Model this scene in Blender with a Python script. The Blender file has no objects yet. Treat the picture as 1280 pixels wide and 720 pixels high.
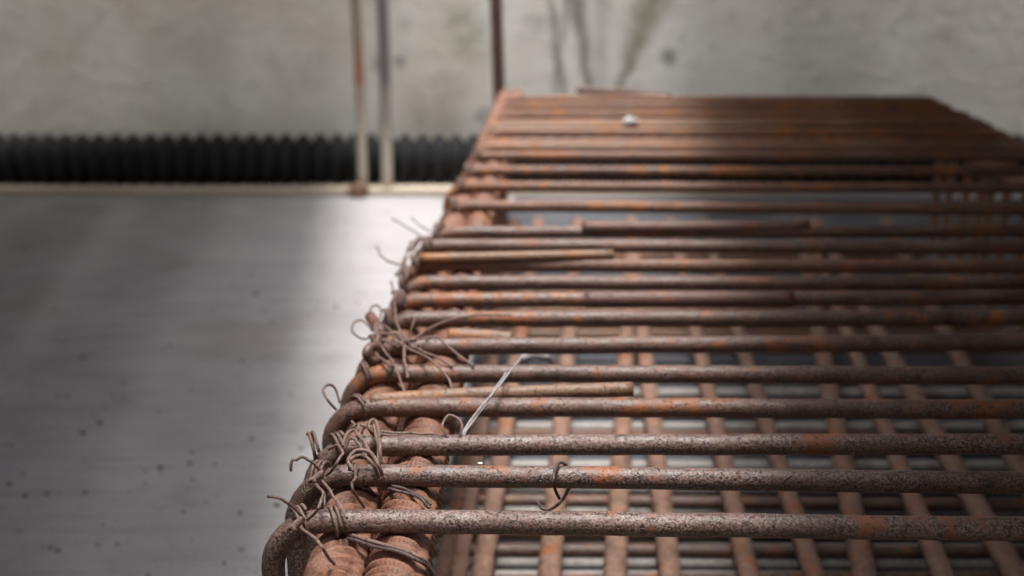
import bpy, bmesh, math, random
from mathutils import Vector, Matrix
random.seed(7)
sc = bpy.context.scene
COL = sc.collection
PI = math.pi

# ------------------------------------------------------------------ camera
F = 1600.0                      # focal length in photograph pixels (1280 wide)
YH = -130.0                     # row of the horizon, above the frame
PITCH = math.atan((360 - YH) / F)
ZT = 0.270                      # height of the axis of the top legs of the stirrups
H = ZT + 0.298                  # camera height above the slab
cam = bpy.data.cameras.new('camera')
cam.sensor_width = 36.0
cam.lens = 36.0 * F / 1280.0
cam.clip_start = 0.01
cam.clip_end = 500
cam.dof.use_dof = True
cam.dof.focus_distance = 0.655
cam.dof.aperture_fstop = 6.6
co = bpy.data.objects.new('camera', cam)
COL.objects.link(co)
co.location = (0, 0, H)
co.rotation_euler = (PI / 2 - PITCH, 0, 0)
sc.camera = co

# ------------------------------------------------------------------ sky and sun (overcast)
SUN_EL, SUN_AZ = math.radians(86), math.radians(180)
w = bpy.data.worlds.new('World')
sc.world = w
w.use_nodes = True
nt = w.node_tree
bg = nt.nodes['Background']
sky = nt.nodes.new('ShaderNodeTexSky')
sky.sky_type = 'NISHITA'
sky.sun_disc = False
sky.sun_elevation = SUN_EL
sky.sun_rotation = SUN_AZ
sky.dust_density = 4.0
sky.air_density = 1.0
hs = nt.nodes.new('ShaderNodeHueSaturation')
hs.inputs['Saturation'].default_value = 0.22
nt.links.new(sky.outputs[0], hs.inputs['Color'])
nt.links.new(hs.outputs[0], bg.inputs['Color'])
bg.inputs['Strength'].default_value = 0.10
sl = bpy.data.lights.new('sun', 'SUN')
sl.energy = 1.5
sl.angle = math.radians(12)
sl.color = (1.0, 0.965, 0.92)
so = bpy.data.objects.new('sun', sl)
COL.objects.link(so)
# sun_rotation turns clockwise from +Y; the lamp looks down its local -Z
d = Vector((math.sin(SUN_AZ) * math.cos(SUN_EL), math.cos(SUN_AZ) * math.cos(SUN_EL), math.sin(SUN_EL)))
so.rotation_euler = d.to_track_quat('Z', 'Y').to_euler()
sc.view_settings.view_transform = 'Standard'
sc.view_settings.look = 'None'
sc.view_settings.gamma = 1.0
sc.view_settings.use_curve_mapping = False
sc.view_settings.exposure = 1.8

# ------------------------------------------------------------------ measuring helpers
CP, SP = math.cos(PITCH), math.sin(PITCH)
XR = 0.66                       # the right side of the cage, out of the picture in front
SK = 125 * CP / F                               # sideways run of the cage per metre of depth
def ray(px, py):
    u, v = (px - 640) / F, (360 - py) / F
    return Vector((u, CP + v * SP, -SP + v * CP))
def at(px, py, z):                 # point at height z seen at that place of the photograph
    r = ray(px, py)
    return Vector((0, 0, H)) + r * ((z - H) / r.z)
def atY(px, py, Y):                # point on the upright plane at distance Y
    r = ray(px, py)
    return Vector((0, 0, H)) + r * (Y / r.y)

# ------------------------------------------------------------------ object helpers
def obj(name, bm, mat, parent=None, label=None, smooth=True):
    bmesh.ops.recalc_face_normals(bm, faces=bm.faces)
    me = bpy.data.meshes.new(name)
    if smooth:
        for f in bm.faces: f.smooth = True
    lo = Vector((1e9,) * 3); hi = -lo
    for v in bm.verts:
        for i in range(3):
            lo[i] = min(lo[i], v.co[i]); hi[i] = max(hi[i], v.co[i])
    c = (lo + hi) / 2
    if parent is None: c.z = lo.z
    for v in bm.verts: v.co -= c
    bm.to_mesh(me); bm.free()
    me.materials.append(mat)
    o = bpy.data.objects.new(name, me)
    COL.objects.link(o)
    if parent:
        o.parent = parent
        pl = parent.location.copy()
        if parent.parent: pl += parent.parent.location
        o.location = c - pl
    else:
        o.location = c
    if label: o['label'] = label
    return o
def thing(name, label, cat, loc, group=None):
    o = bpy.data.objects.new(name, None)
    o.empty_display_size = 0.05
    COL.objects.link(o)
    o.location = loc
    return tag(o, label, cat, group)
def tag(o, label, cat, group=None):
    o['label'] = label; o['category'] = cat
    if group: o['group'] = group
    return o

def smooth_path(pts, n=8):         # Catmull-Rom through the points
    P = [Vector(p) for p in pts]
    if len(P) < 3:
        return [P[0].lerp(P[1], i / n) for i in range(n + 1)]
    P = [P[0] * 2 - P[1]] + P + [P[-1] * 2 - P[-2]]
    out = []
    for i in range(1, len(P) - 2):
        a, b, c, e = P[i - 1:i + 3]
        for k in range(n):
            t = k / n
            out.append(0.5 * (2 * b + (c - a) * t + (2 * a - 5 * b + 4 * c - e) * t * t + (3 * b - a - 3 * c + e) * t ** 3))
    out.append(P[-2])
    return out
def sweep(bm, path, r, sides=12, closed=False, rfun=None, caps=True):
    n = len(path)
    T = []
    for i in range(n):
        a = path[(i - 1) % n] if (closed or i > 0) else path[i]
        b = path[(i + 1) % n] if (closed or i < n - 1) else path[i]
        t = (b - a)
        T.append(t.normalized() if t.length > 1e-9 else Vector((0, 1, 0)))
    up = Vector((0, 0, 1)) if abs(T[0].z) < 0.9 else Vector((1, 0, 0))
    nrm = (up - T[0] * up.dot(T[0])).normalized()
    rings, s = [], 0.0
    for i in range(n):
        if i > 0:
            s += (path[i] - path[i - 1]).length
            nrm = (nrm - T[i] * nrm.dot(T[i]))
            nrm.normalize()
        bi = T[i].cross(nrm)
        ring = []
        for k in range(sides):
            a = 2 * PI * k / sides
            rr = r if rfun is None else rfun(s, a)
            ring.append(bm.verts.new(path[i] + (nrm * math.cos(a) + bi * math.sin(a)) * rr))
        rings.append(ring)
    m = n if closed else n - 1
    for i in range(m):
        A, B = rings[i], rings[(i + 1) % n]
        for k in range(sides):
            bm.faces.new((A[k], A[(k + 1) % sides], B[(k + 1) % sides], B[k]))
    if caps and not closed:
        bm.faces.new(rings[0][::-1]); bm.faces.new(rings[-1])
    return bm
def tube(pts, r, sides=10, n=8):
    return sweep(bmesh.new(), smooth_path(pts, n), r, sides)
def box(bm, c, s, rot=None, bevel=0):
    t = bmesh.new()
    bmesh.ops.create_cube(t, size=1)
    bmesh.ops.scale(t, vec=s, verts=t.verts)
    if bevel: bmesh.ops.bevel(t, geom=t.edges, offset=bevel, segments=2, affect='EDGES', profile=0.6)
    if rot: bmesh.ops.rotate(t, matrix=rot, verts=t.verts)
    bmesh.ops.translate(t, vec=c, verts=t.verts)
    me = bpy.data.meshes.new('tmp'); t.to_mesh(me); t.free()
    bm.from_mesh(me); bpy.data.meshes.remove(me)
    return bm

# ------------------------------------------------------------------ materials
class N:
    def __init__(self, name):
        self.m = bpy.data.materials.new(name); self.m.use_nodes = True
        self.t = self.m.node_tree
        self.b = self.t.nodes['Principled BSDF']
        tc = self.t.nodes.new('ShaderNodeTexCoord')
        oi = self.t.nodes.new('ShaderNodeObjectInfo')
        self.rnd = oi.outputs['Random']
        ad = self.t.nodes.new('ShaderNodeVectorMath'); ad.operation = 'ADD'
        mu = self.t.nodes.new('ShaderNodeMath'); mu.operation = 'MULTIPLY'; mu.inputs[1].default_value = 13.7
        self.l(self.rnd, mu.inputs[0])
        self.l(tc.outputs['Object'], ad.inputs[0]); self.l(mu.outputs[0], ad.inputs[1])
        self.v = ad.outputs[0]; self.obj = tc.outputs['Object']
    def l(self, a, b): self.t.links.new(a, b)
    def scale(self, s, v=None):
        n = self.t.nodes.new('ShaderNodeVectorMath'); n.operation = 'MULTIPLY'
        n.inputs[1].default_value = s; self.l(v or self.v, n.inputs[0]); return n.outputs[0]
    def noise(self, s, det=4, rough=0.55, v=None, dist=0.0):
        n = self.t.nodes.new('ShaderNodeTexNoise')
        n.inputs['Scale'].default_value = s; n.inputs['Detail'].default_value = det
        n.inputs['Roughness'].default_value = rough; n.inputs['Distortion'].default_value = dist
        self.l(v or self.v, n.inputs['Vector']); return n.outputs['Fac']
    def ramp(self, x, lo, hi, a=0.0, b=1.0):
        n = self.t.nodes.new('ShaderNodeMapRange'); n.interpolation_type = 'SMOOTHSTEP'
        n.inputs['From Min'].default_value = lo; n.inputs['From Max'].default_value = hi
        n.inputs['To Min'].default_value = a; n.inputs['To Max'].default_value = b
        self.l(x, n.inputs['Value']); return n.outputs[0]
    def math(self, op, a, b=None):
        n = self.t.nodes.new('ShaderNodeMath'); n.operation = op
        for i, q in enumerate((a, b)):
            if q is None: continue
            if isinstance(q, (int, float)): n.inputs[i].default_value = q
            else: self.l(q, n.inputs[i])
        return n.outputs[0]
    def mix(self, f, a, b):
        n = self.t.nodes.new('ShaderNodeMix'); n.data_type = 'RGBA'
        for s, q in ((0, f), (6, a), (7, b)):
            if isinstance(q, (int, float)): n.inputs[s].default_value = q
            elif isinstance(q, tuple): n.inputs[s].default_value = (*q, 1)
            else: self.l(q, n.inputs[s])
        return n.outputs[2]
    def done(self, col, rough=0.7, bump=None, dist=0.001, metal=0.0, strength=1.0, spec=0.5):
        if isinstance(col, tuple): self.b.inputs['Base Color'].default_value = (*col, 1)
        else: self.l(col, self.b.inputs['Base Color'])
        if isinstance(rough, (int, float)): self.b.inputs['Roughness'].default_value = rough
        else: self.l(rough, self.b.inputs['Roughness'])
        self.b.inputs['Metallic'].default_value = metal
        self.b.inputs['Specular IOR Level'].default_value = spec
        if bump is not None:
            n = self.t.nodes.new('ShaderNodeBump'); n.inputs['Distance'].default_value = dist
            n.inputs['Strength'].default_value = strength
            self.l(bump, n.inputs['Height']); self.l(n.outputs[0], self.b.inputs['Normal'])
        return self.m

def rust(name, dark, mid, pale, orange, o_amt=0.5, pale_amt=0.5, rough=0.55, pit=0.85, spec=0.45):
    n = N(name)
    big = n.noise(26, 5, 0.6)
    med = n.noise(95, 5, 0.65)
    fine = n.noise(760, 4, 0.65)
    pits = n.noise(430, 2, 0.5)
    grain = n.noise(1500, 2, 0.6)
    c = n.mix(n.ramp(med, 0.32, 0.66), dark, mid)
    pm = n.math('MULTIPLY', n.ramp(fine, 0.42, 0.60), n.ramp(big, 0.25, 0.60, 0.25, 1.0))
    c = n.mix(n.math('MULTIPLY', pm, n.ramp(n.rnd, 0, 1, pale_amt * 0.45, pale_amt)), c, pale)
    om = n.ramp(n.math('ADD', n.math('ADD', big, n.ramp(n.noise(9, 2, 0.5), 0.3, 0.7, -0.08, 0.08)), n.math('MULTIPLY', n.math('SUBTRACT', med, 0.5), 0.55)), 0.66 - 0.16 * o_amt, 0.80 - 0.16 * o_amt)
    oc = n.mix(n.ramp(fine, 0.35, 0.65), orange, tuple(x * 0.55 for x in orange))
    c = n.mix(n.math('MULTIPLY', om, 0.9), c, oc)
    pk = n.ramp(pits, 0.60, 0.68)
    c = n.mix(n.math('MULTIPLY', pk, pit), c, tuple(x * 0.35 for x in dark))
    # each bar its own shade of wear
    c2 = n.mix(n.ramp(n.rnd, 0, 1, 0.0, 0.35), c, mid)
    hgt = n.math('ADD', n.math('MULTIPLY', fine, 0.6), n.math('SUBTRACT', n.math('MULTIPLY', grain, 0.3), n.math('MULTIPLY', pk, 0.6 * pit)))
    return n.done(c2, n.ramp(med, 0.3, 0.7, rough - 0.1, rough + 0.22), hgt, 0.0006, metal=0.0, spec=spec)

M = {}
M['bar'] = rust('rusty_round_bar', (0.029, 0.012, 0.008), (0.092, 0.037, 0.021), (0.28, 0.19, 0.155), (0.34, 0.10, 0.019), 0.74, 0.82, 0.42, 0.85, 0.65)
M['speck'] = rust('pitted_bar', (0.028, 0.012, 0.008), (0.085, 0.037, 0.023), (0.34, 0.245, 0.215), (0.31, 0.09, 0.020), 0.55, 0.9, 0.42, 0.9, 0.65)
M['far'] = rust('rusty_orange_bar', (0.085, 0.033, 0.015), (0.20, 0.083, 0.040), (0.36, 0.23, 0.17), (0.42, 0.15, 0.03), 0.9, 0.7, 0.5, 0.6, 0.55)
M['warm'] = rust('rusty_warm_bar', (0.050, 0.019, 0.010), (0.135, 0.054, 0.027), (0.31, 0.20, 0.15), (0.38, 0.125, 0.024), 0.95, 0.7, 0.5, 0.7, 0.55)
M['rib'] = rust('rusty_ribbed_bar', (0.095, 0.040, 0.025), (0.20, 0.085, 0.052), (0.35, 0.20, 0.145), (0.28, 0.10, 0.03), 0.45, 0.45, 0.55, 0.25)
M['low'] = rust('rusty_lower_bar', (0.12, 0.06, 0.038), (0.26, 0.14, 0.095), (0.42, 0.32, 0.27), (0.36, 0.12, 0.04), 0.5, 0.6, 0.7)
M['dusty'] = rust('dusty_bar', (0.25, 0.22, 0.20), (0.40, 0.37, 0.345), (0.52, 0.50, 0.48), (0.30, 0.18, 0.10), 0.25, 0.8, 0.8)
M['lap'] = rust('rusty_ochre_bar', (0.09, 0.042, 0.022), (0.19, 0.095, 0.050), (0.34, 0.24, 0.18), (0.36, 0.13, 0.03), 0.8, 0.6, 0.45, 0.7, 0.6)
M['red'] = rust('rusty_red_bar', (0.045, 0.018, 0.012), (0.10, 0.040, 0.026), (0.20, 0.12, 0.095), (0.27, 0.08, 0.025), 0.6, 0.5, 0.45, 0.85, 0.6)
M['wire'] = rust('annealed_wire', (0.075, 0.042, 0.034), (0.16, 0.095, 0.075), (0.30, 0.215, 0.185), (0.24, 0.10, 0.05), 0.3, 0.5, 0.5)
M['darkwire'] = rust('dark_annealed_wire', (0.03, 0.02, 0.018), (0.07, 0.045, 0.04), (0.18, 0.13, 0.12), (0.16, 0.07, 0.03), 0.2, 0.4, 0.45)
M['brightwire'] = rust('grey_wire', (0.16, 0.14, 0.14), (0.28, 0.26, 0.26), (0.45, 0.43, 0.43), (0.25, 0.15, 0.09), 0.1, 0.7, 0.4)

# slab: pale cement, trowel streaks across, damp marks
n = N('slab_concrete')
st = n.noise(1.0, 4, 0.6, n.scale((4, 60, 1)))
bl = n.noise(5, 5, 0.6)
fi = n.noise(260, 3, 0.6)
c = n.mix(n.ramp(bl, 0.3, 0.7), (0.30, 0.285, 0.29), (0.38, 0.365, 0.372))
c = n.mix(n.math('MULTIPLY', n.ramp(st, 0.45, 0.7), 0.45), c, (0.25, 0.235, 0.235))
c = n.mix(n.math('MULTIPLY', n.ramp(fi, 0.58, 0.7), 0.4), c, (0.17, 0.155, 0.15))
rs = n.ramp(n.noise(3.2, 6, 0.7), 0.56, 0.72)
c = n.mix(n.math('MULTIPLY', rs, 0.35), c, (0.24, 0.17, 0.13))
c = n.mix(n.math('MULTIPLY', n.ramp(n.noise(11, 6, 0.7), 0.55, 0.70), 0.4), c, (0.20, 0.19, 0.19))
M['slab'] = n.done(c, 0.85, n.math('ADD', fi, n.math('MULTIPLY', st, 1.5)), 0.0012, spec=0.3)
n = N('site_soil')
M['soil'] = n.done(n.mix(n.ramp(n.noise(3, 6), 0.3, 0.7), (0.10, 0.08, 0.06), (0.2, 0.17, 0.13)), 0.95, n.noise(40, 5), 0.02)

# ------------------------------------------------------------------ setting
bm = bmesh.new()
box(bm, (0, 0, -0.15), (40, 40, 0.02))
o = obj('ground', bm, M['soil'], smooth=False); o['kind'] = 'structure'
bm = bmesh.new()
box(bm, (0, 3.8, -0.05), (6, 6.4, 0.1))
o = obj('slab', bm, M['slab'], smooth=False); o['kind'] = 'structure'

# concrete wall behind, in two pours that meet behind the upright bar
YW = 2.62
def wall_material(name, base_a, base_b, stains, spots):
    n = N(name)
    g = n.t.nodes.new('ShaderNodeNewGeometry')
    pos = g.outputs['Position']
    sp = n.t.nodes.new('ShaderNodeSeparateXYZ'); n.l(pos, sp.inputs[0])
    X, Z = sp.outputs['X'], sp.outputs['Z']
    big = n.noise(7, 5, 0.6, pos); med = n.noise(28, 5, 0.6, pos); fi = n.noise(240, 3, 0.6, pos)
    c = n.mix(n.ramp(big, 0.32, 0.68), base_a, base_b)
    c = n.mix(n.math('MULTIPLY', n.ramp(med, 0.50, 0.72), 0.35), c, (0.36, 0.335, 0.27))
    wob = n.math('MULTIPLY', n.math('SUBTRACT', n.noise(22, 3, 0.5, pos), 0.5), 0.02)
    for (p0, p1, w0, w1, col, amt) in stains:      # runs of dirt: a centre line and a width, top to bottom
        a, b = atY(*p0, YW), atY(*p1, YW)
        k = (b.x - a.x) / (b.z - a.z)
        cx = n.math('ADD', n.math('MULTIPLY', n.math('SUBTRACT', Z, a.z), k), a.x)
        dx = n.math('ABSOLUTE', n.math('SUBTRACT', n.math('SUBTRACT', X, cx), wob))
        wd = n.ramp(Z, b.z, a.z, w1, w0)
        m = n.math('SUBTRACT', 1.0, n.ramp(n.math('DIVIDE', dx, wd), 0.0, 1.35))
        c = n.mix(n.math('MULTIPLY', n.math('MULTIPLY', m, amt), n.ramp(med, 0.2, 0.6, 0.55, 1)), c, col)
    for (p, r, col, amt) in spots:
        a = atY(*p, YW)
        dd = n.math('SQRT', n.math('ADD', n.math('POWER', n.math('SUBTRACT', X, a.x), 2.0), n.math('POWER', n.math('SUBTRACT', Z, a.z), 2.0)))
        m = n.math('MULTIPLY', n.ramp(med, 0.3, 0.62, 0.35, 1), n.math('SUBTRACT', 1.0, n.ramp(n.math('ADD', dd, n.math('MULTIPLY', wob, 1.5)), r * 0.2, r * 1.1)))
        c = n.mix(n.math('MULTIPLY', m, amt), c, col)
    return n.done(c, 0.9, n.math('ADD', n.math('MULTIPLY', med, 1.5), fi), 0.002, spec=0.3)
M['wall_a'] = wall_material('mottled_concrete', (0.60, 0.56, 0.485), (0.71, 0.68, 0.625),
    [((478, 0), (478, 90), 0.012, 0.012, (0.25, 0.24, 0.22), 0.4)],
    [((580, 30), 0.055, (0.30, 0.285, 0.22), 0.7), ((590, 65), 0.05, (0.31, 0.295, 0.235), 0.6),
     ((545, 142), 0.09, (0.32, 0.29, 0.235), 0.6), ((565, 105), 0.05, (0.33, 0.31, 0.26), 0.5),
     ((603, 145), 0.022, (0.22, 0.20, 0.17), 0.7), ((472, 80), 0.028, (0.22, 0.21, 0.19), 0.8),
     ((498, 77), 0.020, (0.24, 0.23, 0.21), 0.8), ((503, 62), 0.02, (0.56, 0.54, 0.53), 0.9),
     ((505, 30), 0.03, (0.33, 0.32, 0.27), 0.5)])
M['wall_b'] = wall_material('smooth_concrete', (0.68, 0.645, 0.58), (0.76, 0.73, 0.68),
    [((688, 0), (703, 118), 0.010, 0.014, (0.20, 0.20, 0.165), 0.75), ((709, 0), (700, 60), 0.012, 0.010, (0.24, 0.23, 0.19), 0.6),
     ((720, 0), (738, 118), 0.024, 0.012, (0.17, 0.165, 0.13), 0.85), ((752, 0), (750, 110), 0.02, 0.02, (0.33, 0.31, 0.27), 0.5),
     ((817, 0), (772, 112), 0.045, 0.012, (0.23, 0.205, 0.14), 0.85)],
    [((836, 68), 0.026, (0.16, 0.15, 0.13), 0.9), ((670, 30), 0.04, (0.38, 0.36, 0.31), 0.4)])
xj = atY(619, 60, YW).x
wr = thing('concrete_wall', 'pale stained concrete wall standing across the back behind the rusty cage', 'wall', (0, YW + 0.1, 0))
bm = bmesh.new(); box(bm, ((xj - 0.0015 - 3) / 2, YW + 0.1, 0.6), (3 + xj - 0.0015, 0.2, 1.2), bevel=0.004)
obj('wall_panel', bm, M['wall_a'], wr, 'mottled grey concrete pour with olive stains', smooth=False)
bm = bmesh.new(); box(bm, ((xj + 0.0015 + 3) / 2, YW + 0.1 - 0.006, 0.6), (3 - xj - 0.0015, 0.2, 1.2), bevel=0.004)
obj('wall_panel', bm, M['wall_b'], wr, 'smoother pale pour with dark dirt runs', smooth=False)

# black corrugated pipe lying along the foot of the wall
n = N('black_plastic')
M['black'] = n.done(n.mix(n.ramp(n.noise(30, 4), 0.4, 0.7), (0.004, 0.004, 0.005), (0.010, 0.010, 0.011)), 0.75, n.noise(300, 2), 0.0005, spec=0.35)
YP = 2.566
per, R = 0.0345, 0.046
path = [Vector((-1.7 + i * per / 10, YP, 0.053)) for i in range(int(3.0 / per * 10))]
def rp(s, a):
    q = math.cos(2 * PI * s / per)
    return R - 0.008 + 0.017 * math.sqrt(max(0.0, 0.5 + 0.5 * q))
bm = sweep(bmesh.new(), path, R, 24, rfun=rp)
tag(obj('drain_pipe', bm, M['black']), 'black corrugated plastic pipe lying along the foot of the concrete wall', 'pipe')

# pale timber batten in front of the pipe
n = N('pale_timber')
gr = n.noise(1.0, 5, 0.6, n.scale((3, 60, 60)))
M['timber'] = n.done(n.mix(n.ramp(gr, 0.3, 0.7), (0.40, 0.33, 0.25), (0.53, 0.46, 0.37)), 0.85, gr, 0.001, spec=0.25)
a = at(500, 246, 0)
bm = bmesh.new(); box(bm, (-0.55, a.y + 0.022, 0.0075), (2.2, 0.044, 0.013), bevel=0.002)
tag(obj('timber_batten', bm, M['timber'], smooth=False), 'pale timber batten lying on the slab in front of the black pipe', 'batten')

# two slim stakes, their lower lengths coated with pale cement
n = N('cement_splashed_stake')
sp = n.t.nodes.new('ShaderNodeSeparateXYZ'); g = n.t.nodes.new('ShaderNodeNewGeometry'); n.l(g.outputs['Position'], sp.inputs[0])
zz = n.math('ADD', sp.outputs['Z'], n.math('MULTIPLY', n.math('SUBTRACT', n.noise(30, 4), 0.5), 0.10))
c = n.mix(n.ramp(zz, 0.09, 0.16), (0.50, 0.44, 0.365), (0.30, 0.27, 0.235))
c = n.mix(n.ramp(zz, 0.19, 0.25), c, (0.17, 0.155, 0.14))
M['stake'] = n.done(c, 0.85, n.noise(150, 4), 0.001, spec=0.25)
n = N('rusty_stake')
sp = n.t.nodes.new('ShaderNodeSeparateXYZ'); g = n.t.nodes.new('ShaderNodeNewGeometry'); n.l(g.outputs['Position'], sp.inputs[0])
zz = n.math('ADD', sp.outputs['Z'], n.math('MULTIPLY', n.math('SUBTRACT', n.noise(30, 4), 0.5), 0.10))
c = n.mix(n.ramp(zz, 0.10, 0.20), (0.50, 0.44, 0.365), (0.36, 0.29, 0.24))
c = n.mix(n.ramp(zz, 0.215, 0.235), c, (0.34, 0.17, 0.10))
c = n.mix(n.ramp(zz, 0.27, 0.31), c, (0.30, 0.22, 0.18))
M['stake2'] = n.done(c, 0.85, n.noise(150, 4), 0.001, spec=0.25)
YS = a.y + 0.020
for (ptop, pbot, r, mat, lab) in (((442, -40), (454, 240), 0.0095, 'stake2', 'slim pale stake with a rust brown middle, left of the two before the black pipe'),
                                  ((476, -40), (484, 238), 0.011, 'stake', 'slim grey stake with a cement pale foot, right of the two before the black pipe')):
    b = atY(*pbot, YS); b.z = 0.013
    t = atY(*ptop, YS)
    t = b + (t - b) * 1.6
    bm = tube([b, b.lerp(t, 0.35) + Vector((0.002, 0, 0)), b.lerp(t, 0.7), t], r, 10)
    tag(obj('stake', bm, M[mat]), lab, 'stake', 'slim stakes before the wall')
# upright ribbed bar behind the far corner of the cage
b = atY(624, 120, 2.19); t = atY(620, 0, 2.19)
dv = (t - b) / (t.z - b.z)
p0 = b - dv * b.z; p1 = p0 + dv * 1.1
def rf_up(s, a):
    return 0.0098 + 0.0013 * max(0, math.cos(2 * PI * (s + 0.004 * math.sin(a)) / 0.013)) * abs(math.cos(a)) ** 0.5
bm = sweep(bmesh.new(), [p0.lerp(p1, i / 340) for i in range(341)], 0.01, 14, rfun=rf_up)
tag(obj('upright_bar', bm, M['red']), 'rusty red ribbed bar standing upright behind the far corner of the cage', 'rebar')
# dark sheet added under the cage, its colour standing in for shade in the gaps
n = N('gap_shade_sheet')
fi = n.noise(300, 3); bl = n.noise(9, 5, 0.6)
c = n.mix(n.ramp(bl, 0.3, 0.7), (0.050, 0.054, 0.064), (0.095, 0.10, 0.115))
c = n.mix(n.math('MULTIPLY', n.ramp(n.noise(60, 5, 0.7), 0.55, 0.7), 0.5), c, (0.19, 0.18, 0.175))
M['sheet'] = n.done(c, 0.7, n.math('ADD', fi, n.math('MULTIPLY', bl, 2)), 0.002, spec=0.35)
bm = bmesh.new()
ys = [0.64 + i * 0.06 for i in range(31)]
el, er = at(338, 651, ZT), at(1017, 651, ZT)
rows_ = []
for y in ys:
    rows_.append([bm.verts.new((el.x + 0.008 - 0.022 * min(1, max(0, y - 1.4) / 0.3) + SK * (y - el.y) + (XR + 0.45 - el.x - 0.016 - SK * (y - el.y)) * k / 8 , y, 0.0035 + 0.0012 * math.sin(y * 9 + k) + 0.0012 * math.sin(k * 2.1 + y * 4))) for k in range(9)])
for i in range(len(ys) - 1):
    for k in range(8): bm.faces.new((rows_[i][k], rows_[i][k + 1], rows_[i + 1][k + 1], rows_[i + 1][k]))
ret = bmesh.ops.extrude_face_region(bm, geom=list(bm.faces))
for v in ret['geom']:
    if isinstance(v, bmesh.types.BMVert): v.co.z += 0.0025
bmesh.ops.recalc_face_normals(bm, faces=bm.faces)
tag(obj('sheet', bm, M['sheet']), 'dark blue grey sheet added as shade under the rebar cage', 'sheet')
# brown clod by the stake foot
def lump(c, r, mat, name, label, cat, sq=(1, 1, 0.7), seed=1):
    bm = bmesh.new(); bmesh.ops.create_icosphere(bm, subdivisions=3, radius=r)
    rr = random.Random(seed); ph = [rr.uniform(0, 6) for _ in range(6)]
    for v in bm.verts:
        q = v.co / r
        k = 1 + 0.16 * math.sin(3.1 * q.x + ph[0]) + 0.13 * math.sin(4.3 * q.y + ph[1]) + 0.1 * math.sin(6.7 * q.z + ph[2] + 3 * q.x)
        v.co = Vector((v.co.x * sq[0], v.co.y * sq[1], v.co.z * sq[2])) * k + Vector(c)
    return tag(obj(name, bm, mat), label, cat)
a = at(450, 243, 0)
lump((a.x, a.y - 0.02, 0.012), 0.018, M['lap'], 'soil_clod', 'small brown clod on the slab at the foot of the stakes', 'clod', (1.3, 1, 0.8), 3)

# ------------------------------------------------------------------ film finishes, and plank blockers added to shade the sides
def film(name, a, b):
    n = N(name)
    sc_ = n.noise(1.0, 5, 0.65, n.scale((30, 3, 40)))
    big = n.noise(5, 5, 0.6); fi = n.noise(200, 3)
    c = n.mix(n.ramp(big, 0.3, 0.7), a, b)
    c = n.mix(n.math('MULTIPLY', n.ramp(sc_, 0.62, 0.72), 0.35), c, tuple(x * 3.2 for x in b))
    sm = n.noise(1.0, 6, 0.7, n.scale((9, 9, 3)), 1.2)
    c = n.mix(n.math('MULTIPLY', n.ramp(sm, 0.56, 0.72), 0.30), c, (0.11, 0.105, 0.10))
    return n.done(c, n.ramp(big, 0.3, 0.7, 0.45, 0.75), n.math('ADD', fi, n.math('MULTIPLY', sc_, 2)), 0.0008, spec=0.35)
M['film_l'] = film('grey_film_plywood', (0.030, 0.030, 0.032), (0.045, 0.045, 0.046))
M['film_r'] = film('brown_film_board', (0.010, 0.008, 0.007), (0.020, 0.015, 0.013))
M['edge'] = film('sealed_board_edge', (0.05, 0.035, 0.028), (0.075, 0.055, 0.045))
def along(p, y, SK):                                # the point of the cage-parallel line through p at depth y
    return Vector((p.x + SK * (y - p.y), y, 0))
# unseen plank decks added above eye height to keep light off both sides
n = N('grey_plank')
gr = n.noise(1.0, 5, 0.6, n.scale((60, 3, 60)))
M['plank'] = n.done(n.mix(n.ramp(gr, 0.3, 0.7), (0.085, 0.07, 0.056), (0.15, 0.125, 0.10)), 0.85, gr, 0.001, spec=0.25)
def blocker(x_near, x_far, side, y0, y1, label):
    zd = 0.66
    ang = math.atan((x_far - x_near) / (y1 - 0.6))
    x_near = x_far - math.tan(ang) * (y1 - y0)
    L = (y1 - y0) / math.cos(ang)
    rot = Matrix.Rotation(-ang, 3, 'Z')
    org = Vector(((x_near + x_far) / 2, (y0 + y1) / 2, 0))
    r = thing('light_blocker', label, 'blocker', org)
    for k in range(14):
        bm = bmesh.new(); box(bm, Vector((side * (0.1 + 0.2 * k), 0.012 * ((k * 5) % 3 - 1), zd + 0.019 + 0.001 * (k % 2))), (0.197, L, 0.038), bevel=0.003)
        bmesh.ops.rotate(bm, matrix=rot, verts=bm.verts); bmesh.ops.translate(bm, vec=org, verts=bm.verts)
        obj('plank', bm, M['plank'], r, smooth=False)
    for yy in (-L / 2 + 0.15, L / 2 - 0.10):
        bm = bmesh.new(); box(bm, Vector((side * 1.42, yy, zd - 0.032)), (2.7, 0.05, 0.062), bevel=0.003)
        bmesh.ops.rotate(bm, matrix=rot, verts=bm.verts); bmesh.ops.translate(bm, vec=org, verts=bm.verts)
        obj('bearer', bm, M['plank'], r, smooth=False)
        for xx in (2.7,):
            bm = bmesh.new(); box(bm, Vector((side * xx, yy, (zd - 0.066 + 0.002) / 2)), (0.05, 0.045, zd - 0.068), bevel=0.003)
            bmesh.ops.rotate(bm, matrix=rot, verts=bm.verts); bmesh.ops.translate(bm, vec=org, verts=bm.verts)
            obj('leg', bm, M['plank'], r, smooth=False)
blocker(-0.135, -0.350, -1, -1.7, 2.585, 'grey plank walkway added out of view to shade the left side')
blocker(0.125, 0.335, 1, -1.7, 2.585, 'grey plank walkway added out of view to shade the right side')

# ------------------------------------------------------------------ the cage
CAGE = Vector((-0.05, 1.2, 0.0))
cage = thing('rebar_cage', 'long rusty reinforcement cage of closely set bars bound with wire, lying on the slab', 'rebar cage', CAGE)
RB = 0.006
ZB = 0.024
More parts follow.
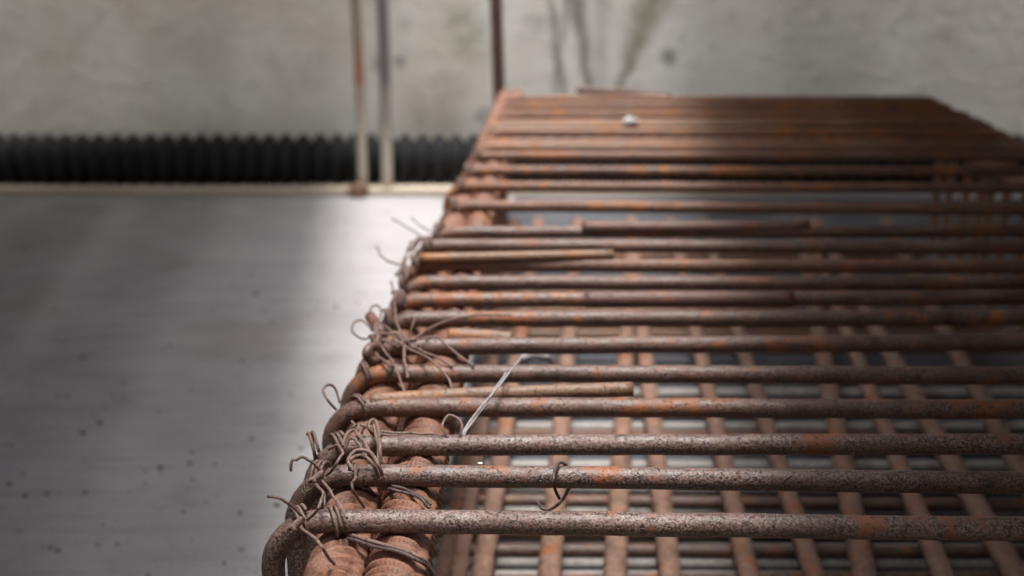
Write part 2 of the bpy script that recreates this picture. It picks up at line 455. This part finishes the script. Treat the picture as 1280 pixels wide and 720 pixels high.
# each stirrup: row on the photograph at the left and at x 842, and the column where its left corner turns
ROWS = [(651.5, 656, 338), (594, 598.5, 366), (557.5, 556, 388), (509, 510, 412), (467, 468, 434), (434, 431, 452),
        (399, 398, 470), (376, 374, 484), (353.5, 354, 492), (331, 332, 506), (306.5, 308, 520), (291, 290, 534),
        (257, 259, 551), (233, 234, 560), (213.5, 214, 572), (195, 195, 584), (178, 178, 594), (165.5, 166, 602),
        (154, 153, 609), (143, 143, 616), (133, 133, 621), (124, 124.5, 626)]
rr = random.Random(11)
def stirrup(yl, yr, xl, name='stirrup', mat='bar'):
    A = at(xl, yl + (yl - yr) * (500 - xl) / 340 * 0.3, ZT)
    C_ = at(842, yr, ZT)
    B = A + (C_ - A) * ((XR - A.x) / (C_.x - A.x))
    A.y, B.y = A.y, B.y
    rad = 0.026
    dirx = (B - A).normalized()
    drop = Vector((rr.uniform(-0.004, 0.004), rr.uniform(-0.012, 0.012), ZB - ZT + rr.uniform(-0.003, 0.002)))
    corners = [A, B, B + drop, A + drop]
    pts = []
    for i in range(4):
        P, Q, S = corners[i - 1], corners[i], corners[(i + 1) % 4]
        u, v = (P - Q).normalized(), (S - Q).normalized()
        r_ = rad * rr.uniform(0.85, 1.2)
        c = Q + (u + v) * r_
        for k in range(9):
            t = PI / 2 * k / 8
            pts.append(c - v * r_ * math.cos(t) - u * r_ * math.sin(t))
        # straight run to next corner with slight waviness
        s0, s1 = Q + v * r_, S - v * rad
        for k in range(1, 26):
            t = k / 26
            pts.append(s0.lerp(s1, t) + Vector((0, 0.0005 * math.sin(t * 9 + rr.random()), rr.uniform(-1, 1) * 0.00025)))
    bm = sweep(bmesh.new(), pts, RB, 14, closed=True)
    return obj(name, bm, M[mat], cage)
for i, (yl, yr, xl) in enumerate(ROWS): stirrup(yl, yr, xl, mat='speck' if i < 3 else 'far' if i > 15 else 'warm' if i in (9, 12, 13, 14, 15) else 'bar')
for (yl, yr, xl) in ((160, 158.5, 605), (184, 184.5, 590)):
    stirrup(yl, yr, xl, mat='lap')

# ribbed main bars: two close together under the top legs near the corner, others below
def ribbed(p0, p1, r, mat, via=None, name='main_bar', step=0.0006, sides=40, per=0.0078, label=None, bow=0.0, hand=1):
    dense = smooth_path(via, 40) if via else [p0, p1]
    cum = [0.0]
    for i in range(1, len(dense)): cum.append(cum[-1] + (dense[i] - dense[i - 1]).length)
    path, s, j = [], 0.0, 0
    while s < cum[-1]:
        while cum[j + 1] < s: j += 1
        path.append(dense[j].lerp(dense[j + 1], (s - cum[j]) / (cum[j + 1] - cum[j])))
        s += step * (1 if path[-1].y < 0.95 else 2.2)
    def rf(s, a):
        a2 = a + 0.44
        ph = (s + hand * r * 0.42 * math.sin(a2) + 0.0009 * math.sin(s * 210)) / per
        q = min(1.0, max(0.0, (math.cos(2 * PI * ph) - 0.25) * 2.6))
        k = min(1.0, abs(math.cos(a2)) * 1.8)
        rib = 0.055 * r + 0.0010
        lon = max(0.0, abs(math.sin(a2)) - 0.965) / 0.035
        return r * 0.92 + rib * (1.75 + 0.25 * math.sin(s * 97 + 2 * a)) * q * k + rib * 1.6 * min(1, lon)
    bm = sweep(bmesh.new(), path, r, sides, rfun=rf)
    return obj(name, bm, M[mat], cage, label)
ZR = ZT - RB - 0.0145
def ext(pa, pb, y0, y1):
    t0, t1 = (y0 - pa.y) / (pb.y - pa.y), (y1 - pa.y) / (pb.y - pa.y)
    return pa + (pb - pa) * t0, pa + (pb - pa) * t1
def bar_via(pts, z):
    P = [at(x, y, z) for (x, y) in pts]
    P[0] = P[0] + (P[0] - P[1]).normalized() * 0.12
    return P
ribbed(None, None, 0.0140, 'rib', via=bar_via(((500, 708), (520, 610), (537, 533), (549, 485), (569, 400), (585, 330), (602, 270), (620, 205), (633, 160), (645, 123)), ZR))
ribbed(None, None, 0.0135, 'rib', via=bar_via(((424, 708), (449, 610), (470, 533), (487, 485), (518, 400), (548, 330), (577, 270), (602, 205), (619, 160), (634, 123)), ZR - 0.001), hand=-1)
ribbed(None, None, 0.0135, 'rib', via=[Vector((XR - 0.06, 0.5, ZR)), Vector((XR - 0.06, 2.05, ZR))], step=0.003, sides=16)
# bottom bars
ZL = ZB + RB + 0.0085
for (q0, q1, r) in (((553, 720), (584, 571), 0.006), ((572, 720), (596, 571), 0.007), ((602, 720), (626, 571), 0.0085), ((687, 720), (699, 571), 0.0090),
                    ((769, 720), (776, 571), 0.0090), ((838, 720), (821, 571), 0.0085), ((922, 720), (896, 571), 0.0085), ((1004, 720), (968, 571), 0.0085), ((1088, 720), (1042, 571), 0.0085),
                    ((1172, 720), (1116, 571), 0.0085), ((1258, 720), (1190, 571), 0.0085), ((1345, 720), (1266, 571), 0.0085)):
    pa, pb = at(*q0, ZL), at(*q1, ZL)
    if q0[0] > 850:
        pa.x += rr.uniform(-0.009, 0.009); pb.x += rr.uniform(-0.009, 0.009); r += rr.uniform(-0.0012, 0.0008)
    a, b = ext(pa, pb, 0.45, 2.12)
    ribbed(a, b, r, 'low', step=0.004, sides=12, per=0.016)
# fine cross bars of the bottom layer, pale with cement dust
el, er = at(338, 651, ZT), at(1017, 651, ZT)
y = 0.80
while y < 1.40:
    xa, xb = el.x + 0.02 + SK * (y - el.y), XR - 0.02
    dy = rr.uniform(-0.002, 0.002)
    bm = tube([Vector((xa, y - dy, 0.013)), Vector(((xa + xb) / 2, y, 0.0125)), Vector((xb, y + dy, 0.013))], 0.0062, 10, 4)
    obj('cross_bar', bm, M['dusty'], cage)
    y += 0.0245 + rr.uniform(-0.002, 0.002) if y < 1.02 else 0.05
# side bars half way down
for (px, z) in ((470, 0.15),):
    pc = at(px, 640, z)
    a, b = ext(pc, pc + Vector((SK, 1, 0)), 0.4, 2.1)
    ribbed(a, b, 0.006, 'low', step=0.004, sides=12, per=0.012)

# lapped pieces lying on the top legs
def lap(pts, r, mat, label):
    P = [at(x, y, z) for (x, y, z) in pts]
    return obj('lap_bar', tube(P, r, 16, 10), M[mat], cage, label)
lap([(462, 501, ZT + 0.004), (560, 495, ZT + 0.004), (680, 490, ZT + 0.005), (791, 486.5, ZT + 0.006)], 0.0046, 'lap', 'short pale brown bar with a cut end at right')
lap([(524, 323, ZT + 0.008), (640, 320.5, ZT + 0.0085), (766, 318, ZT + 0.009)], 0.0042, 'lap', 'short ochre bar with a cut end')
lap([(727, 284.5, ZT + 0.005), (842, 284, ZT + 0.005), (1010, 284, ZT + 0.004)], 0.0062, 'red', 'dark reddish lapped bar')
lap([(731, 374.5, ZT + 0.0015), (842, 374, ZT + 0.0015), (990, 374, ZT + 0.001)], 0.0066, 'red', 'reddish lapped bar')
lap([(722, 113, ZT + 0.006), (780, 116, ZT + 0.005), (838, 122, ZT + 0.003)], 0.006, 'red', 'reddish bar lying askew over the far end')
lap([(560, 419, ZT + 0.001), (600, 421, ZT + 0.0005), (640, 424, ZT)], 0.0055, 'lap', 'ochre bar end beside the wire ties')

# ------------------------------------------------------------------ tie wire
WR = 0.00080
jr = random.Random(5)
def wire(pts, r=WR, mat='wire', name='tie_wire', parent=cage, label=None, n=8):
    P = [at(x, y, z) for (x, y, z) in pts]
    Q = [P[0]]
    for i in range(1, len(P)):                  # hand bent: small kinks between the points
        if i > 1 or len(P) > 3:
            m_ = P[i - 1].lerp(P[i], jr.uniform(0.4, 0.6)) if len(P) < 6 else None
            if m_: Q.append(m_ + Vector((jr.uniform(-1, 1), jr.uniform(-1, 1), jr.uniform(-1, 1))) * 0.0006)
        Q.append(P[i] + Vector((jr.uniform(-1, 1), jr.uniform(-1, 1), jr.uniform(-1, 1))) * 0.0005)
    return obj(name, tube(Q, r, 8, n), M[mat], parent, label)
def twist(p0, p1, r=WR, turns=5, rad=None, mat='wire'):
    """two strands twisted round one another: one part"""
    P, Q = at(*p0), at(*p1)
    rad = rad or r * 1.05
    ax = (Q - P).normalized()
    u = ax.orthogonal().normalized(); v = ax.cross(u)
    bm = bmesh.new()
    m = turns * 10
    for ph in (0, PI):
        path = []
        for i in range(m + 1):
            t = i / m
            a = 2 * PI * turns * t + ph
            k = rad * (1 + 1.5 * max(0, t - 0.85) / 0.15)
            path.append(P.lerp(Q, t) + (u * math.cos(a) + v * math.sin(a)) * k)
        sweep(bm, path, r, 7)
    return obj('twisted_tie', bm, M[mat], cage)
def coil(c, axis, rad, turns, r=WR, pitch=2.1, mat='wire', start=0.0):
    """a few turns of wire bound round a bar"""
    C = Vector(c); ax = Vector(axis).normalized()
    u = ax.orthogonal().normalized(); v = ax.cross(u)
    m = int(turns * 22); path = []
    for i in range(m + 1):
        t = i / m
        a = 2 * PI * turns * t + start
        k = rad * (1 + 0.05 * math.sin(3 * a + start))
        path.append(C + ax * (t - 0.5) * turns * r * pitch + (u * math.cos(a) + v * math.sin(a)) * k)
    return obj('tie_coil', sweep(bmesh.new(), path, r, 7), M[mat], cage)
zt = ZT + RB
# knot at the corner beside rows five to seven
wire([(640, 394, zt + .004), (600, 394, zt + .005), (568, 399, zt + .006), (540, 410, zt + .007), (516, 424, zt + .006), (500, 434, zt + .003)])
wire([(500, 428, zt + .006), (522, 423, zt + .010), (545, 422, zt + .011), (558, 430, zt + .009), (573, 443, zt + .005), (592, 457, zt + .001)])
wire([(492, 426, zt + .004), (512, 437, zt + .007), (533, 447, zt + .008), (549, 460, zt + .006), (560, 474, zt + .003), (566, 490, zt - .001)])
wire([(506, 426, zt + .004), (506, 448, zt + .008), (509, 472, zt + .006)], 0.00105)
wire([(474, 428, zt + .002), (482, 440, zt + .006), (490, 452, zt + .007), (497, 468, zt + .006), (505, 487, zt + .001), (509, 500, zt - .004)])
wire([(511, 433, zt + .004), (530, 440, zt + .005), (548, 448, zt + .004), (566, 459, zt)])
wire([(470, 441, zt + .002), (480, 451, zt + .004), (489, 458, zt + .002), (496, 455, zt - .002)])
wire([(464, 421, zt - .002), (455, 424, zt - .001), (446, 421, zt), (440.5, 412, zt + .001), (442, 403, zt + .002), (450, 401, zt + .002), (459, 406, zt + .001), (466, 414, zt - .002)])
wire([(475, 412, zt - .002), (466, 403, zt + .002), (462, 392, zt + .004), (465, 383, zt + .006), (472, 382, zt + .006), (476, 390, zt + .004), (474, 402, zt + .002), (482, 414, zt)])
wire([(489, 352, zt - .004), (492, 368, zt + .001), (493, 386, zt + .006), (497, 404, zt + .008), (504, 420, zt + .007), (512, 433, zt + .003)])
wire([(512, 420, zt + .004), (515, 408, zt + .010), (518, 399, zt + .014)])
wire([(470, 420, zt + .001), (482, 418, zt + .006), (496, 417, zt + .007), (508, 424, zt + .005), (516, 428, zt + .003)], 0.00105)
wire([(464, 430, zt - .002), (478, 426, zt + .003), (492, 430, zt + .004), (504, 436, zt + .003)], 0.00105)
wire([(478, 406, zt + .001), (488, 414, zt + .006), (494, 424, zt + .005), (500, 438, zt + .001)])
twist((466, 398, zt + .003), (476, 428, zt + .003), turns=3, r=0.0011)
twist((492, 416, zt + .005), (520, 434, zt + .005), turns=3, r=0.001)
twist((520, 424, zt + .004), (498, 432, zt + .006), turns=3, r=0.001)
# short hooked bar end among the ties
P = [at(x, y, z) for (x, y, z) in ((473, 437, zt - .001), (464, 433, zt + .004), (458, 441, zt + .002), (462, 450, zt - .004), (472, 450, zt - .006))]
obj('hook_end', tube(P, 0.0030, 10, 6), M['bar'], cage)
P = [at(x, y, z) for (x, y, z) in ((463, 396, zt - .002), (472, 408, zt + .002), (480, 420, zt - .003))]
obj('hook_end', tube(P, 0.0042, 10, 6), M['red'], cage)
# straps round the legs of rows four and five
def strap(px, py, rad, tilt, turns=1.6, r=WR, mat='wire', start=0.0, z=ZT):
    c = at(px, py, z)
    return coil(c, (1, tilt, 0.1), rad, turns, r, 2.6, mat, start)
strap(457, 467, RB + 0.0011, 0.45)
strap(449, 509, RB + 0.0014, 0.9, 1.3)
strap(470, 432, RB + 0.0016, 0.5, 2.4)
strap(486, 399, RB + 0.0015, 0.4, 2.2)
# ties further back along the corner
for (px, py, tl) in ((499, 376, 0.4), (507, 353, -0.3), (521, 331, 0.5), (534, 307, 0.3), (549, 290, -0.4), (566, 257, 0.4), (576, 233, 0.3), (587, 213, -0.3), (597, 195, 0.3)):
    strap(px, py, RB + 0.0016, tl, 2.3, 0.0011)
wire([(471, 309, zt + .012), (476, 319, zt + .010), (484, 327, zt + .007), (496, 330, zt + .003), (506, 329, zt)])
wire([(506, 347, zt - .002), (507, 330, zt + .006), (509, 312, zt + .008), (513, 302, zt + .004), (522, 306, zt)])
wire([(514, 318, zt + .001), (516, 304, zt + .008), (522, 297, zt + .010), (528, 301, zt + .006), (524, 314, zt)])
wire([(490, 273, zt + .012), (504, 281, zt + .009), (519, 291, zt + .004), (530, 297, zt)], 0.0007)
wire([(514, 272, zt + .012), (526, 282, zt + .007), (540, 291, zt)], 0.0007)
wire([(494, 345, zt), (502, 336, zt + .005), (511, 333, zt + .004), (517, 341, zt)])
twist((507, 322, zt + .002), (500, 342, zt + .003), turns=3, r=0.001)
twist((524, 300, zt + .002), (514, 312, zt + .003), turns=3, r=0.001)
# loops beside rows three and two
wire([(476, 580, zt - .001), (475, 562, zt + .006), (474, 545, zt + .008), (472, 532, zt + .010), (467, 524, zt + .012), (461, 528, zt + .012), (462, 538, zt + .009), (468, 545, zt + .004)], 0.00105)
wire([(472, 582, zt - .001), (472, 564, zt + .005), (471, 546, zt + .007), (468, 534, zt + .009), (464, 529, zt + .008)], 0.00095)
wire([(462, 566, zt + .003), (455, 552, zt + .007), (449, 543, zt + .008), (441, 538, zt + .008), (434, 545, zt + .007), (428, 558, zt + .003)], 0.00105)
wire([(458, 570, zt + .003), (450, 556, zt + .007), (444, 548, zt + .009), (436, 549, zt + .008), (430, 562, zt + .003)], 0.00095)
wire([(478, 594, zt - .002), (474, 580, zt + .005), (464, 567, zt + .009), (451, 562, zt + .011), (440, 566, zt + .010), (436, 578, zt + .008), (442, 590, zt + .004)], 0.0011)
wire([(473, 596, zt - .002), (469, 583, zt + .006), (459, 572, zt + .010), (448, 569, zt + .010), (440, 575, zt + .009), (437, 588, zt + .004)], 0.001)
wire([(434, 540, zt + .001), (442, 533, zt + .006), (450, 529, zt + .008), (456, 534, zt + .006), (452, 543, zt + .002)])
wire([(440, 527, zt + .001), (447, 537, zt + .006), (452, 528, zt + .008), (458, 536, zt + .005)])
wire([(474, 539, zt + .002), (500, 541, zt + .001), (525, 542.5, zt), (548, 544, zt - .001)])
wire([(474, 542, zt + .001), (500, 543.5, zt), (525, 545, zt - .001), (546, 546, zt - .002)])
wire([(560, 548, zt - .001), (554, 536, zt + .004), (555, 525, zt + .007), (563, 519, zt + .009), (573, 524, zt + .008), (578, 534, zt + .005), (574, 548, zt - .001)], 0.0007)
wire([(443, 580, zt + .006), (445, 594, zt + .008), (440, 604, zt + .005), (442, 614, zt + .001), (454, 634, zt - .012)])
# long twisted pair sticking up between rows three and five
wire([(576, 545, zt - .004), (586, 530, zt), (602, 508, zt + .006), (622, 484, zt + .010), (638, 463, zt + .013), (652, 447, zt + .014)], 0.00065, 'brightwire')
wire([(579, 546, zt - .004), (590, 529, zt), (606, 507, zt + .005), (621, 482, zt + .010), (633, 465, zt + .011)], 0.00065, 'brightwire')
wire([(646, 458, .205), (653, 448, .212), (668, 444, .214), (684, 447, .21), (692, 457, .20)], 0.003, 'brightwire', 'bent_strip')
# double wire lashed round the two main bars
for dy, dz, mt in ((0, 0, 'darkwire'), (-5, 0.001, 'wire')):
    wire([(404, 668 + dy, ZR + .006 + dz), (438, 674 + dy, ZR + .0145 + dz), (466, 683 + dy, ZR + .0155 + dz), (496, 690 + dy, ZR + .0165 + dz), (520, 698 + dy, ZR + .0160 + dz),
          (534, 708 + dy, ZR + .011 + dz), (541, 722 + dy, ZR + .002 + dz), (541, 732 + dy, ZR - .008)], 0.0010, mt)
for dy in (0, 4):
    wire([(470, 603 + dy, ZR + .006), (490, 608 + dy, ZR + .0165), (512, 613 + dy, ZR + .0175), (528, 622 + dy, ZR + .0170), (538, 632 + dy, ZR + .014)], 0.0009, 'darkwire')
wire([(432, 612, ZR + .012), (446, 606, ZR + .0165), (462, 612, ZR + .014), (472, 622, ZR + .004)], 0.0009, 'darkwire')
# ties on the near corner, left of the loops
for (px, py, tl, t) in ((424, 558, 0.5, 2.2), (402, 595, -0.4, 2.3), (376, 652, 0.5, 2.2), (420, 652, 0.3, 1.4), (392, 557, 0.3, 1.4)):
    strap(px, py, RB + 0.0014, tl, t, 0.001)
wire([(404, 592, zt), (392, 578, zt + .008), (378, 570, zt + .012), (366, 576, zt + .010), (364, 590, zt + .004)])
wire([(408, 594, zt), (420, 580, zt + .010), (428, 566, zt + .014), (422, 556, zt + .014), (412, 560, zt + .009)])
wire([(380, 650, zt), (366, 634, zt + .010), (350, 622, zt + .016), (334, 620, zt + .018)])
wire([(384, 650, zt), (398, 634, zt + .010), (404, 616, zt + .014), (396, 606, zt + .012), (384, 614, zt + .006)])
wire([(372, 654, zt), (386, 668, zt + .006), (402, 684, zt + .004), (418, 706, zt - .01)])
wire([(400, 598, zt), (412, 612, zt + .006), (424, 630, zt + .004), (434, 648, zt + .002)])
twist((402, 592, zt + .003), (388, 604, zt + .006), turns=3, r=0.001)
twist((376, 650, zt + .003), (362, 664, zt + .006), turns=3, r=0.001)
wire([(420, 512, zt), (410, 500, zt + .008), (404, 488, zt + .012), (410, 480, zt + .012), (420, 486, zt + .008), (426, 504, zt)])

# open wire hook hanging on the second leg
hk = [(699, 622, ZT - .008, ), (694, 612, ZT - .001), (692, 600, ZT + .006), (694, 586, ZT + .0085), (700, 578, ZT + .0085), (706, 580, ZT + .0070)]
front = [at(x, y, z) for (x, y, z) in hk]
front[0].y -= 0.001
tail = [at(712, 606, ZT - .009), at(706, 620, ZT - .011), at(697, 631, ZT - .012), at(686, 637, ZT - .011), at(677, 635, ZT - .010), at(672, 627, ZT - .009)]
c = at(708, 597, ZT)
mid = [c + Vector((0, 0.0068, 0.0035)), c + Vector((0.0015, 0.0072, -0.003)), c + Vector((0.0018, 0.003, -0.0078))]
bm = tube(front + mid + tail, 0.00088, 9, 8)
tag(obj('wire_hook', bm, M['darkwire']), 'open dark wire hook hanging on the second nearest bar', 'wire hook')

# grit and crumbs of mortar on the slab left of the cage
lr = random.Random(21)
bm = bmesh.new()
for _ in range(420):
    px, py = lr.uniform(-40, 480), lr.uniform(255, 760)
    c0 = at(px, py, 0.001); r_ = 0.0007 + 0.0028 * lr.random() ** 4
    t = bmesh.ops.create_icosphere(bm, subdivisions=1, radius=r_)
    for v in t['verts']:
        v.co = Vector((v.co.x * lr.uniform(0.8, 1.4), v.co.y * lr.uniform(0.8, 1.4), v.co.z * 0.7)) + c0
n = N('grit'); M['grit'] = n.done(n.mix(n.ramp(n.noise(60), 0.35, 0.65), (0.09, 0.07, 0.055), (0.36, 0.34, 0.32)), 0.95)
o = tag(obj('grit', bm, M['grit'], smooth=False), 'scattered grit and mortar crumbs on the slab', 'grit'); o['kind'] = 'stuff'
# pale mortar crumb on the far bars, and a flake on the second leg
a = at(789, 154, ZT + RB)
n = N('mortar'); M['mortar'] = n.done(n.mix(n.noise(200), (0.5, 0.48, 0.46), (0.66, 0.64, 0.62)), 0.9, n.noise(400), 0.001)
lump((a.x, a.y, ZT + RB + 0.003), 0.007, M['mortar'], 'mortar_crumb', 'pale mortar crumb resting on the far bars of the cage', 'mortar crumb', (1.3, 1, 0.8), 5)
a = at(600, 580, ZT + RB)
lump((a.x, a.y + 0.001, ZT + RB), 0.0008, M['mortar'], 'mortar_crumb', 'tiny pale mortar flake on the second nearest bar', 'mortar crumb', (2.0, 1, 0.5), 8)
